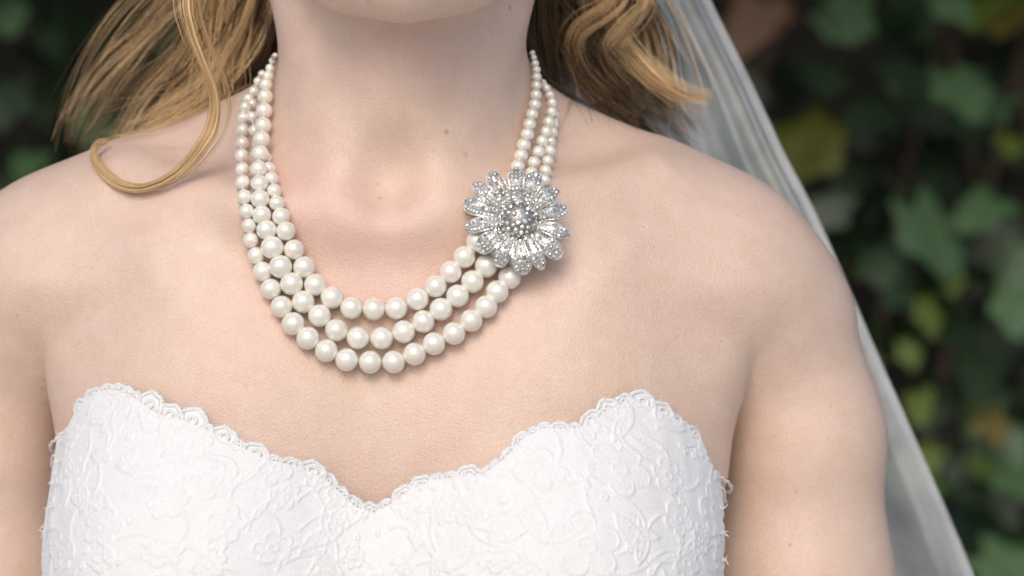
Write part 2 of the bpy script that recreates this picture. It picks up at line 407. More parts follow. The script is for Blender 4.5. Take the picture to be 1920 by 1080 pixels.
# ------------------------------------------------------------------ the gown
NECK = [(125, 800), (145, 764), (172, 742), (200, 730), (225, 733), (260, 752), (300, 778), (345, 788), (400, 812), (450, 838), (500, 862), (560, 876), (605, 895), (635, 922), (665, 950), (700, 962), (735, 945),
        (775, 915), (820, 899), (870, 894), (905, 892), (945, 862), (985, 820), (1020, 803), (1065, 806), (1100, 800), (1140, 768), (1185, 750), (1225, 765), (1270, 790), (1310, 818), (1325, 850), (1340, 880)]
NP = cast([p[0] for p in NECK], [p[1] for p in NECK], gown)
AX = np.array([-.003, .085])
nth = np.arctan2(NP[:, 0] - AX[0], -(NP[:, 1] - AX[1])); order = np.argsort(nth); nth, nz = nth[order], NP[order, 2]
kt = np.concatenate([[-np.pi, -2.3], nth, [2.3, np.pi]]); kz = np.concatenate([[1.185, 1.20], nz, [1.19, 1.185]])
def neck_z(t): return np.interp(t, kt, kz)
def gown_pt(th, z):
    th, z = np.asarray(th, float), np.asarray(z, float); lo, hi = np.full(th.shape, .02), np.full(th.shape, .30)
    dx, dy = np.sin(th), -np.cos(th)
    for _ in range(22):
        r = (lo + hi) / 2; v = gown(np.stack([AX[0] + dx * r, AX[1] + dy * r, z], -1).reshape(-1, 3)).reshape(th.shape); lo = np.where(v < 0, r, lo); hi = np.where(v < 0, hi, r)
    r = (lo + hi) / 2; return np.stack([AX[0] + dx * r, AX[1] + dy * r, z], -1)
# height map of the corded lace, laid out over (angle x 0.14 m, height): flowers, leaves and vines that touch one another
HPX = .00040; HU0, HV0 = -2.0 * .14, .98; HWd, HHt = int(4.0 * .14 / HPX), int(.31 / HPX)
HM = np.zeros((HHt, HWd), np.float32)
def stamp(u, v, rad, fn):
    c, r = int((u - HU0) / HPX), int((v - HV0) / HPX); k = int(rad / HPX) + 2
    c0, c1, r0, r1 = max(0, c - k), min(HWd, c + k), max(0, r - k), min(HHt, r + k)
    if c1 <= c0 or r1 <= r0: return
    Y, X = np.mgrid[r0:r1, c0:c1]; h = fn((X * HPX + HU0 - u), (Y * HPX + HV0 - v)); HM[r0:r1, c0:c1] = np.maximum(HM[r0:r1, c0:c1], h)
def flower_fn(size, k, rot, sq):
    def fn(x, y):
        y = y / sq; rho = np.hypot(x, y); ph = np.arctan2(y, x) + rot; pet = np.abs(np.cos(k * ph / 2))
        d = size * (.50 + .50 * pet ** .55) - rho
        rim = np.exp(-((d - .0006) / .00055) ** 2); fill = .32 * (d > 0) * (1 + .25 * np.sin(rho * 5200)); div = .5 * (d > 0) * (rho > .3 * size) * np.exp(-(pet / .16) ** 2)
        cen = .9 * np.exp(-((rho - size * .22) / .0006) ** 2)
        return np.maximum.reduce([rim, fill, div, cen])
    return fn
def leaf_fn(L, wd, rot):
    def fn(x, y):
        a = x * np.cos(rot) + y * np.sin(rot); b = -x * np.sin(rot) + y * np.cos(rot); t = np.clip(a / L * .5 + .5, 0, 1)
        e = wd * np.sin(np.pi * t) - np.abs(b); ins = (np.abs(a) < L)
        return ins * np.maximum.reduce([np.exp(-((e - .0005) / .0005) ** 2), .30 * (e > 0) * (1 + .3 * np.sin((a + np.abs(b)) * 5000)), .8 * (e > 0) * np.exp(-(b / .00045) ** 2)])
    return fn
seeds = []
for q in range(5200):
    p = (random.uniform(HU0, HU0 + HWd * HPX), random.uniform(1.0, HV0 + HHt * HPX)); sz = random.choice((.0065, .008, .010, .0135))
    if all((p[0] - a) ** 2 + (p[1] - b_) ** 2 > ((sz + c) * .88) ** 2 for a, b_, c in seeds): seeds.append((*p, sz))
for u, v, sz in seeds:
    if random.random() < .62: stamp(u, v, sz * 1.3, flower_fn(sz, random.choice((5, 5, 6, 7)), random.uniform(0, 6.28), random.uniform(.75, 1.15)))
    else:
        for q in range(3): stamp(u + random.uniform(-.4, .4) * sz, v + random.uniform(-.4, .4) * sz, sz * 1.4, leaf_fn(sz * random.uniform(.8, 1.1), sz * random.uniform(.28, .42), random.uniform(0, 3.14)))
    for q in range(2):                                                          # vine to a neighbour
        w0 = random.uniform(0, 6.28); pts = [(u + (sz + t) * math.cos(w0 + 60 * t), v + (sz + t) * math.sin(w0 + 60 * t)) for t in np.linspace(-.002, .011, 34)]
        for x_, y_ in pts: stamp(x_, y_, .0016, lambda x, y: .85 * np.exp(-((x * x + y * y) / .00055 ** 2)))
for q in range(420): stamp(random.uniform(HU0, HU0 + HWd * HPX), random.uniform(1.0, 1.28), .0022, lambda x, y: np.exp(-((np.hypot(x, y) - .0011) / .0005) ** 2))
FRONT = np.linspace(-1.95, 1.95, 1100); th = np.concatenate([FRONT, np.linspace(1.95, 2 * np.pi - 1.95, 122)[1:-1]]); th = np.where(th > np.pi, th - 2 * np.pi, th)
NT, NZ = len(th), 380
tt = np.linspace(0, 1, NZ)
TH, TT = np.meshgrid(th, tt, indexing='ij'); ZZ = neck_z(TH) * (1 - TT) + 0.995 * TT
GP = gown_pt(TH, ZZ).reshape(-1, 3); GN = normal(GP, gown)
fu = np.clip((TH.ravel() * .14 - HU0) / HPX, 0, HWd - 2); fv = np.clip((ZZ.ravel() - HV0) / HPX, 0, HHt - 2); iu, iv = fu.astype(int), fv.astype(int); fu -= iu; fv -= iv
hh = HM[iv, iu] * (1 - fu) * (1 - fv) + HM[iv, iu + 1] * fu * (1 - fv) + HM[iv + 1, iu] * (1 - fu) * fv + HM[iv + 1, iu + 1] * fu * fv
relief = sum(a * np.sin(GP @ k + p) for a, k, p in [(.00010, RNG.normal(size=3) * s, RNG.random() * 6) for s in (60, 90, 130, 170, 230, 300)])
GP = GP + GN * (relief + .00085 * hh)[:, None]
i = np.arange(NT)[:, None]; j = np.arange(NZ - 1)[None]; i2 = (i + 1) % NT
gfaces = np.stack([i * NZ + j, i2 * NZ + j, i2 * NZ + j + 1, i * NZ + j + 1], -1).reshape(-1, 4)[:, ::-1]
dress = mesh_obj('dress', GP, gfaces, SATIN, person); dress['label'] = 'white strapless sweetheart gown of corded lace with scalloped edge'
sv = []; zs = np.linspace(0, 1, 40)                                             # skirt down to the ground
for q in zs:
    z = 1.018 * (1 - q) + .004 * q
    fl = q ** 1.3; a = np.linspace(-np.pi, np.pi, 180, endpoint=False)
    rx = .139 + .030 * min(1, q * 7) + .36 * fl + .022 * fl * np.sin(a * 11 + 2 * q); ry = .098 + .035 * min(1, q * 7) + .36 * fl + .022 * fl * np.sin(a * 11 + 2 * q)
    sv.append(np.stack([rx * np.sin(a) - .002, .083 - ry * np.cos(a), np.full(a.shape, z)], 1))
na = 180; sv = np.concatenate(sv); sf = [[q * na + k, q * na + (k + 1) % na, (q + 1) * na + (k + 1) % na, (q + 1) * na + k] for q in range(39) for k in range(na)]
mesh_obj('skirt', sv, sf, SATIN, dress)

# scalloped lace edging: every scallop its own piece
dth = np.linspace(-2.2, 2.2, 6000); curve = gown_pt(dth, neck_z(dth)); 
seg = np.linalg.norm(np.diff(curve, axis=0), axis=1); arc = np.concatenate([[0], np.cumsum(seg)])
def on_edge(s): return np.stack([np.interp(s, arc, curve[:, q]) for q in range(3)], -1)
def both(P): return np.minimum(body(P), gown(P) + .0035)
def edge_pt(s, nrm, off=.0022):
    s = np.asarray(s, float); C = on_edge(s); T = on_edge(s + .006) - on_edge(s - .006); T /= np.linalg.norm(T, axis=1)[:, None]
    N = normal(C, gown); U = np.cross(N, T); U *= np.sign(U[:, 2:3] + 1e-9); U /= np.linalg.norm(U, axis=1)[:, None]
    return project(C + U * np.asarray(nrm, float)[:, None], both, off, 3)
req = []                                                                        # (s, n, offset) of every cord point, projected in one go
def ask(sv_, nv_, off): sv_, nv_ = np.broadcast_arrays(np.asarray(sv_, float), np.asarray(nv_, float)); req.append((sv_, nv_, np.full(sv_.shape, off))); return len(req) - 1
scal = []; s = .004
e0, e1 = np.interp([nth.min() + .02, nth.max() - .02], dth, arc); s = e0
while s < e1 - .008:
    wd = random.choice((.0065, .0085, .0105, .0130)) * random.uniform(.9, 1.1); ht = max(.0042, wd * random.uniform(.40, .62)); a = np.linspace(0, np.pi, 25)
    wob = 1 + .05 * np.sin(a * 7 + random.random() * 6); mid = s + wd / 2
    ids = [(ask(mid - np.cos(a) * wd * .53, np.sin(a) * ht * wob - .001, .0017), .00120)]
    b2 = np.linspace(0, 2 * np.pi, 13); rad = wd * random.uniform(.13, .20)
    ids.append((ask(mid + np.cos(b2) * rad, np.sin(b2) * rad * .9 + ht * .22, .0019), .0008))
    for q in range(3):
        c0 = s + wd * (q + .5) / 3; r0 = wd * random.uniform(.10, .15); ids.append((ask(c0 + np.cos(b2[::2]) * r0, np.sin(b2[::2]) * r0 - .0058 + random.uniform(-.0008, .0008), .0020), .0006))
    for q in range(6):                                                         # short fuzzy lashes of the cut edge
        aa = random.uniform(.2, 2.9); l0 = np.array([1.0, 1.10, 1.16]) * random.uniform(.98, 1.04)
        ids.append((ask(mid - np.cos(aa + np.array([0, .05, random.uniform(-.1, .1)])) * wd * .53 * l0, np.sin(aa) * ht * l0 - .001, .0028), .00016))
    scal.append((ids, ask(mid - np.cos(a) * wd * .53, np.zeros(25) - .0012, .0016), ask(mid - np.cos(a) * wd * .53, np.sin(a) * ht - .001, .0018)))
    s += wd * .86
PP = edge_pt(np.concatenate([r[0] for r in req]), np.concatenate([r[1] for r in req]), np.concatenate([r[2] for r in req]))
PP = np.split(PP, np.cumsum([len(r[0]) for r in req])[:-1])
for ids, ii, oo in scal:
    V, Fc = tubes([PP[k] for k, _ in ids], [r for _, r in ids], 5); nv = len(V)
    net = [[nv + q, nv + q + 1, nv + q + 26, nv + q + 25] for q in range(24)]   # the net stretched inside the scallop
    o = mesh_obj('lace_scallop', np.vstack([V, PP[ii], PP[oo]]), Fc.tolist() + net, CORD, dress); o.data.materials.append(CORD)
    o.data.polygons.foreach_set('material_index', [0] * len(Fc) + [1] * 24)
cs = np.linspace(.003, arc[-1] - .003, 1400)
V, Fc = tubes([edge_pt(cs, -.0085 + .0016 * np.sin(cs * 330) + .001 * np.sin(cs * 127), .0030), edge_pt(cs, -.0018 + .0004 * np.sin(cs * 900), .0030)], [.0006, .0007], 5)
mesh_obj('edging_cord', V, Fc, CORD, dress)
# frayed threads along the side edges of the bodice
lines, rr = [], []
FR = ((112, 822), (108, 862), (100, 905), (92, 950), (84, 985), (82, 1000), (86, 1040), (1356, 950), (1357, 1000), (1359, 1050))
FP = cast([p[0] + (6 if p[0] < 900 else -6) for p in FR], [p[1] for p in FR], gown, .001)
for c, (px, py) in zip(FP, FR):
    sg = -1 if px < 900 else 1
    for q in range(3): lines.append(catmull([c, c + (sg * .0014, -.0012, random.uniform(-.001, .0012)), c + (sg * .0028 + random.uniform(-.001, .001), -.001, random.uniform(-.0025, .0025))], 6)); rr.append(.00017)
V, Fc = tubes(lines, rr, 4); tag(mesh_obj('frayed_threads', V, Fc, CORD, dress), kind='stuff')

# ------------------------------------------------------------------ pearl necklace
inner = [(473, 195, 10), (473, 219, 11), (477, 245, 11.5), (485, 270, 12.5), (496, 296, 13), (504, 316, 13), (509, 335, 13.5), (514, 358, 14), (519, 381, 15), (527, 406, 17), (536, 433, 18.5), (551, 468, 19.5), (570, 501, 21),
         (591, 534, 21.5), (622, 558, 21.5), (658.6, 577.6, 21.5), (701, 579.5, 21.5), (743, 578, 21.5), (783, 561, 21.5), (816.6, 537, 21.5), (845, 510, 21.5), (870.6, 481.7, 21.5), (895, 452, 21.5), (920, 425, 20)]
middle = [(515.5, 104, 5), (510.5, 114, 6.5), (506, 128, 8.5), (502, 143, 11), (498, 159, 13), (497, 181, 15), (495, 207.6, 16), (493, 235, 16), (490, 261, 16.5), (487.5, 288, 16.5), (485, 317, 17), (486.5, 344.5, 17), (487.7, 373, 18), (491, 403, 18), (500, 431, 19.5),
          (510.5, 464, 22), (526, 500, 22), (546.8, 532, 22), (568.6, 566, 22), (599, 592, 22), (630.7, 619, 22), (671, 633.6, 22), (715.5, 634, 22), (757, 622, 22), (793.5, 603, 22), (826.7, 580, 22), (858, 555, 22), (886, 528, 22), (911.5, 499, 22), (934, 466, 21)]
outer = [(492, 139, 8), (484, 153, 9), (476, 171, 10), (466, 185, 11), (460, 201, 12), (455.6, 221, 12.5), (455, 244, 13), (454, 268, 13.5), (452.6, 292, 14), (454.4, 317.6, 14), (455, 342, 14.5), (458, 369, 14.5), (462.6, 396, 14.5), (467, 423, 14.5), (470.5, 450, 15), (480.7, 479, 16.5), (493, 509, 19), (508, 542, 20), (528, 575, 21),
         (550, 607, 22), (577.5, 634, 22), (612, 657.5, 22), (650, 674.5, 22), (694, 679, 22), (738, 678.5, 22), (777, 663.7, 22), (813.6, 644.3, 22), (851, 625, 22), (883, 601, 22), (911, 575, 22), (932, 547, 22), (955.5, 520.5, 22), (972, 488, 21)]
rA = [(998.5, 99, 5), (1001, 108, 6), (1003.5, 119, 7.5), (1006, 131, 8), (1006.7, 144, 9), (1006, 160, 10), (1005, 178, 11), (1003, 196, 11.5), (998, 214, 12), (993, 233, 12.5), (989, 252, 13), (982, 272, 13.5), (977, 291.5, 13.5), (971, 312, 13.5), (962, 333, 13.5), (955, 356, 13)]
rB = [(1010, 146, 6.5), (1018, 155, 7), (1025, 165, 8), (1031, 178, 9), (1035, 193, 10), (1034, 210, 11), (1029, 229, 12), (1024.5, 247, 12), (1017, 265, 12.5), (1010, 285, 12.5), (1001.5, 305, 12.5), (997, 325, 12.5), (991, 347, 12.5)]
rC = [(1040, 214, 9), (1038, 232, 10), (1036, 248, 10.5), (1032, 265, 11), (1031, 283, 11.5), (1027, 302, 11.5), (1023, 320, 11.5), (1021, 338, 11.5), (1012, 358, 12)]
necklace = bpy.data.objects.new('pearl_necklace', None); COL.objects.link(necklace); necklace.location = (0, 0, 1.32)
tag(necklace, 'triple strand white pearl necklace with a silver rhinestone flower, worn round the neck', 'necklace')
NL = Matrix.Translation((0, 0, -1.32))
def icos(sub):
    import bmesh; bm = bmesh.new(); bmesh.ops.create_icosphere(bm, subdivisions=sub, radius=1.0); me = bpy.data.meshes.new('pearl')
    bm.to_mesh(me); bm.free(); me.polygons.foreach_set('use_smooth', [True] * len(me.polygons)); me.materials.append(PEARL); return me
PM = icos(4); placed = []
def lay(strand, lift):
    px, py, rp = np.array(strand, float).T; d = np.full(px.shape, 1.14)
    for _ in range(2): c_ = cast(px, py, body, rp / F * d * 1.02 + lift); d = c_[:, 1] - CAM[1]
    out = []
    for c, r in zip(c_, rp / F * d):
        ray = c - CAM; ray /= np.linalg.norm(ray)
        for _ in range(60):                                                   # rest on pearls already laid below
            if all(np.linalg.norm(c - q) > .90 * (r + qr) for q, qr in placed): break
            c = c - ray * .0006
        out.append((c, r))
    # even out the depth along the strand
    ys = np.array([c[1] for c, _ in out]); sm = ys.copy()
    for _ in range(2): sm[1:-1] = np.minimum(ys[1:-1], (sm[:-2] + 2 * sm[1:-1] + sm[2:]) / 4)
    out = [(CAM + (c - CAM) * ((y - CAM[1]) / (c[1] - CAM[1])), r) for (c, r), y in zip(out, sm)]
    placed.extend(out); return out
L_in, L_out = lay(inner, 0), lay(outer, 0); L_mid = lay(middle, 0)
R_c, R_a, R_b = lay(rC, 0), lay(rA, 0), lay(rB, 0)
NAPE = [(-.045, .125, 1.435), (-.02, .150, 1.440), (.006, .156, 1.441), (.035, .150, 1.440), (.060, .122, 1.437)]
for nm, L, Rr in (('a', L_in, R_a), ('b', L_mid, R_b), ('c', L_out, R_c)):
    pts = [c for c, _ in Rr][::-1] + [np.array(p) for p in NAPE[::-1]] + [c for c, _ in L] if False else [c for c, _ in L][::-1] + [np.array(p) for p in NAPE] + [c for c, _ in Rr]
    V, Fc = tubes([catmull(pts, 220)], [.0006], 6); V = V - np.array([0, 0, 1.32])
    st = mesh_obj('pearl_strand', V, Fc, THREAD, necklace)
    for c, r in L + Rr:
        rot = Matrix.Rotation(random.uniform(0, 6.28), 4, Vector((random.random(), random.random(), random.random())).normalized())
        inst('pearl', PM, st, NL @ Matrix.Translation(Vector(c)) @ rot @ Matrix.Diagonal((r, r, r, 1)))
tp = cast([690], [700], body, .001)[0]
V, Fc = tubes([catmull([L_out[23][0] + (0, -.001, -L_out[23][1] * .9), tp + (.0006, -.002, .001), tp + (-.0004, -.0015, -.0022)], 8)], [.0003], 5); mesh_obj('thread_end', V - np.array([0, 0, 1.32]), Fc, THREAD, necklace)

# the flower: tilted frame resting on the pearls
fc0 = cast([972], [411], body, .0105)[0]
fz = normal(np.array([fc0]), body)[0] * .55 + np.array([-.10, -.75, .22]); fz /= np.linalg.norm(fz)
fx = np.cross((0, 0, 1), fz); fx /= np.linalg.norm(fx); fy = np.cross(fz, fx)
FM = Matrix(((fx[0], fy[0], fz[0], fc0[0]), (fx[1], fy[1], fz[1], fc0[1]), (fx[2], fy[2], fz[2], fc0[2]), (0, 0, 0, 1)))
PX = 1.10 / F
ring = 28; aa = np.linspace(0, 2 * np.pi, ring, endpoint=False)
prof = [(.0, -.0042), (.0085, -.0042), (.0105, -.0030), (.0105, -.0012), (.0, -.0005)]
dv = np.concatenate([np.stack([r * np.cos(aa), r * np.sin(aa), np.full(ring, z)], 1) for r, z in prof[1:4]]); dv = np.vstack([dv, [[0, 0, prof[0][1]]], [[0, 0, prof[-1][1]]]])
df = [[k * ring + q, k * ring + (q + 1) % ring, (k + 1) * ring + (q + 1) % ring, (k + 1) * ring + q] for k in range(2) for q in range(ring)] + [[3 * ring, (q + 1) % ring, q] for q in range(ring)] + [[3 * ring + 1, 2 * ring + q, 2 * ring + (q + 1) % ring] for q in range(ring)]
flower = mesh_obj('flower_brooch', dv, df, SILVER_DARK, necklace); flower.matrix_local = NL @ FM
flower['label'] = 'silver daisy clasp paved with clear rhinestones'
def stone_mesh():
    V = [(0, 0, .62)] if False else []
    for k in range(6): V.append((.55 * math.cos(k * math.pi / 3), .55 * math.sin(k * math.pi / 3), .55))
    for k in range(6): V.append((math.cos(k * math.pi / 3 + .52), math.sin(k * math.pi / 3 + .52), .12))
    for k in range(6): V.append((.9 * math.cos(k * math.pi / 3 + .52), .9 * math.sin(k * math.pi / 3 + .52), -.4))
    Fs = [tuple(range(6))] + [(k, 6 + k, (k + 1) % 6) for k in range(6)] + [(6 + k, 6 + (k + 1) % 6, (k + 1) % 6) for k in range(6)] + [(6 + k, 12 + k, 12 + (k + 1) % 6, 6 + (k + 1) % 6) for k in range(6)]
    return np.array(V), Fs
SV, SF = stone_mesh(); stv, stf = [], []
def add_stone(p, nrm, r):
    nrm = np.array(nrm) / np.linalg.norm(nrm); nrm = nrm + RNG.normal(size=3) * .16; nrm /= np.linalg.norm(nrm)
    x = np.cross(nrm, (.3, .5, .81)); x /= np.linalg.norm(x); y = np.cross(nrm, x); b0 = len(stv) and sum(len(v) for v in stv)
    a = random.random() * 6.28; X, Y = np.cos(a) * x + np.sin(a) * y, -np.sin(a) * x + np.cos(a) * y
    stv.append(np.array(p) + r * (SV[:, :1] * X + SV[:, 1:2] * Y + SV[:, 2:] * nrm)); stf.extend([tuple(b0 + q for q in f) for f in SF])
petals = [(-220, -360, 110), (-340, -275, 90), (-415, -125, 120), (-395, 65, 102), (-305, 235, 132), (-150, 360, 108), (40, 415, 132), (185, 380, 92), (320, 285, 120), (382, 125, 95), (365, -75, 115), (290, -225, 105), (140, -365, 122), (-20, -395, 108)]
for k, (dx, dy, wd) in enumerate(petals):
    ang = math.atan2(-dy, dx); Ln = math.hypot(dx, dy) * .2408 * PX * 1.05; W = wd * .2408 * PX * .60; r0 = .0062
    lift = .0010 if k % 2 else -.0004
    nu, nv2 = 15, 9; tw = random.uniform(-.10, .10)
    def surf(u, v, h=0):
        rr_ = r0 + (Ln - r0) * u; wv = W * (np.sin(np.pi * np.clip(.20 + .80 * u, 0, 1) ** 1.35) ** .62 if u < 1 else 0)
        wv = W * math.sqrt(max(0, 1 - max(0, (u - .68) / .32) ** 2.0)) * (.50 + .50 * min(1, u / .62) ** .9)
        y = v * wv; z = -.0012 + lift + .0044 * math.sin(min(1, u) * 2.3) - .0032 * max(0, u - .6) / .4 - .0016 * (abs(v) ** 2) * (wv / W) + tw * y + h
        return np.array([rr_, y, z])
    Vv, Ff = [], []
    us = 1 - (1 - np.linspace(0, 1, nu)) ** 1.6
    for u in us:
        for v in np.linspace(-1, 1, nv2):
            Vv.append(surf(min(u, .9995), v, .0007 if abs(v) > .84 or u > .965 else 0))
    nb = len(Vv)
    for u in us:
        for v in np.linspace(-1, 1, nv2): Vv.append(surf(min(u, .9995), v, -.0011))
    for p in range(nu - 1):
        for q in range(nv2 - 1):
            a = p * nv2 + q; Ff.append([a, a + nv2, a + nv2 + 1, a + 1]); Ff.append([nb + a, nb + a + 1, nb + a + nv2 + 1, nb + a + nv2])
    for p in range(nu - 1):
        for q in (0, nv2 - 1):
            a = p * nv2 + q; Ff.append([a, nb + a, nb + a + nv2, a + nv2] if q else [a, a + nv2, nb + a + nv2, nb + a])
    for q in range(nv2 - 1): a = (nu - 1) * nv2 + q; Ff.append([a, nb + a, nb + a + 1, a + 1])
    RM = np.array([[math.cos(ang), -math.sin(ang), 0], [math.sin(ang), math.cos(ang), 0], [0, 0, 1]])
    mesh_obj('petal', np.array(Vv) @ RM.T, Ff, SILVER, flower, smooth=False)
    rs = .00096; row = 0; u = .10
    while u < .95:
        wv = abs(surf(u, 1)[1]); span = wv * .84 - rs * .7; m_ = max(1, int(2 * span / (rs * 2.0)) + 1)
        for q in range(m_):
            yv = 0 if m_ == 1 else -span + 2 * span * q / (m_ - 1)
            v = yv / max(wv, 1e-6); p = surf(u + random.uniform(-.01, .01), v, .0003); e = surf(min(.99, u + .03), v, .0003) - p; f_ = surf(u, min(1, v + .1), .0003) - p
            nrm = np.cross(e, f_); add_stone(RM @ p, RM @ nrm, rs * random.choice((.75, .95, 1.15)))
        u += rs * 1.8 / (Ln - r0)
dr = .0083; dz = .0004                                                           # the domed centre
nph = 10; Vv = [(0, 0, dz + .0062)]; Ff = []
for p in range(1, nph + 1):
    t = p / nph * 1.70
    for a in aa: Vv.append((dr * math.sin(min(t, 1.571)) * math.cos(a), dr * math.sin(min(t, 1.571)) * math.sin(a), dz + .0062 * math.cos(t)))
for q in range(ring): Ff.append([0, 1 + q, 1 + (q + 1) % ring])
for p in range(nph - 1):
    for q in range(ring): a = 1 + p * ring; Ff.append([a + q, a + ring + q, a + ring + (q + 1) % ring, a + (q + 1) % ring])
mesh_obj('flower_centre', np.array(Vv), Ff, SILVER_DARK, flower)
for q in range(46):
    t = math.acos(1 - (q + .5) / 46 * .96); a = q * 2.39996
    nn = np.array([math.sin(t) * math.cos(a), math.sin(t) * math.sin(a), math.cos(t)]); add_stone(nn * (dr, dr, .0062) + (0, 0, dz + .0001), nn, .00125 * random.choice((.85, 1, 1.1)))
tag(mesh_obj('rhinestones', np.concatenate(stv), stf, STONE, flower, smooth=False), kind='stuff')

# ------------------------------------------------------------------ hair
hair = None
def lock(name, guide, width, n, mat, parent, taper=.35, frizz=.004, npt=26, rad=.00014, flat=.6, spread=1.0, curl=0.):
    n = max(4, int(n * .75)); G = catmull(guide, npt); T = np.gradient(G, axis=0); T /= np.linalg.norm(T, axis=1)[:, None]
    A = np.cross(T, (0, 1., 0.05)); A /= np.linalg.norm(A, axis=1)[:, None] + 1e-9; B = np.cross(T, A)
    t = np.linspace(0, 1, npt); wprof = width * (1 - (1 - taper) * t ** 2.2) * (.55 + .45 * np.minimum(1, t * 4))
    nc = max(3, n // 16); cid = RNG.integers(0, nc, n)                          # strands gather in thin wisps
    ca, cr = RNG.random(nc) * 2 * np.pi, np.sqrt(RNG.random(nc)); cph = RNG.random((nc, 4)) * 6.28; cfa = RNG.normal(size=(nc, 2)) * frizz
    sx = np.cos(ca)[cid] * cr[cid] + RNG.normal(size=n) * .075; sy = np.sin(ca)[cid] * cr[cid] + RNG.normal(size=n) * .075
    ang = np.arctan2(sy, sx); rr_ = np.hypot(sx, sy)
    ph = cph[cid] + RNG.normal(size=(n, 4)) * .25; fa = cfa[cid] + RNG.normal(size=(n, 2)) * frizz * .25
    wild = np.where(RNG.random(n) < .12, 2.2 * spread, 1.0)
    a_ = (np.cos(ang) * rr_ * wild)[:, None] * wprof + fa[:, :1] * (t ** 1.5) * (1 + .6 * np.sin(5 * t + ph[:, :1])) + .22 * wprof * np.sin(7 * t + ph[:, 1:2])
    b_ = (np.sin(ang) * rr_ * flat * wild)[:, None] * wprof + fa[:, 1:] * (t ** 1.5) * .7 * np.sin(4 * t + ph[:, 2:3]) + .12 * wprof * np.sin(6 * t + ph[:, 3:4])
    P = G[None] + a_[..., None] * A[None] + b_[..., None] * B[None]
    # strands end at different lengths
    cut = 1 - .25 * RNG.random(n) ** 2
    s = t[None] * cut[:, None] * (npt - 1); i0 = np.minimum(s.astype(int), npt - 2); f = (s - i0)[..., None]
    rI = np.arange(n)[:, None]; P = P[rI, i0] * (1 - f) + P[rI, i0 + 1] * f
    # keep out of the skin
    Q = P.reshape(-1, 3).astype(np.float32); d = body(Q); bad = d < .0012
    if bad.any(): Q[bad] = project(Q[bad], body, .0012 + .002 * random.random(), 2)
    cu = bpy.data.hair_curves.new(name); cu.add_curves([npt] * n); cu.points.foreach_set('position', Q.ravel())
    at = cu.attributes.get('radius') or cu.attributes.new('radius', 'FLOAT', 'POINT')
    at.data.foreach_set('value', np.tile(rad * (1 - .7 * t ** 3), n).astype(np.float32)); cu.materials.append(mat)
    wa = cu.attributes.new('wisp', 'FLOAT', 'CURVE'); wa.data.foreach_set('value', RNG.random(nc)[cid].astype(np.float32))
    o = bpy.data.objects.new(name, cu); COL.objects.link(o)
    if parent: o.parent = parent
    return o
def g(*pts): return [pix(*p) for p in pts]
HC = np.array([.008, .068, 1.595]); HR = np.array([.074, .094, .098]) + .008
def cap(az, el): return HC + HR * np.array([math.sin(az) * math.cos(el), math.cos(az) * math.cos(el), math.sin(el)])   # az 0 = back of the head
hair = lock('hair', [cap(0, 1.5), cap(0, 1.0), cap(0, .3), (.006, .172, 1.50), (.004, .178, 1.42), (0, .185, 1.35)], .040, 900, HAIR_DK, person, .7, .006, flat=.4)
for az in np.linspace(-2.05, 2.05, 17):
    sg = 1 if az > 0 else -1; a2 = sg * min(abs(az), 1.55)
    q = [cap(az * .5 + sg * .3, 1.40), cap(az, .95), cap(az, .45), cap(a2, .0), HC + np.array([math.sin(a2 * .8) * .078, .060 + math.cos(a2) * .060, -.11]), HC + np.array([math.sin(a2 * .8) * .072, .075 + math.cos(a2) * .05, -.20])]
    if abs(az) > 1.2: q[-2] = HC + np.array([sg * .075, .050, -.10]); q[-1] = HC + np.array([sg * .078, .075, -.175])
    lock('hair_lock', q, .022, 420, HAIR_MD if int(az * 10) % 2 else HAIR_DK, hair, .8, .004, flat=.45)
for az in np.linspace(-1.1, 1.1, 8):                                             # crown, swept back from the brow
    q = [cap(math.pi - az * .9, .75), cap(math.pi - az * .9, 1.15), cap(az * .6, 1.35), cap(az, .8), cap(az, .3), cap(az, -.2)]
    lock('hair_lock', q, .020, 300, HAIR_MD, hair, .8, .003, flat=.35)
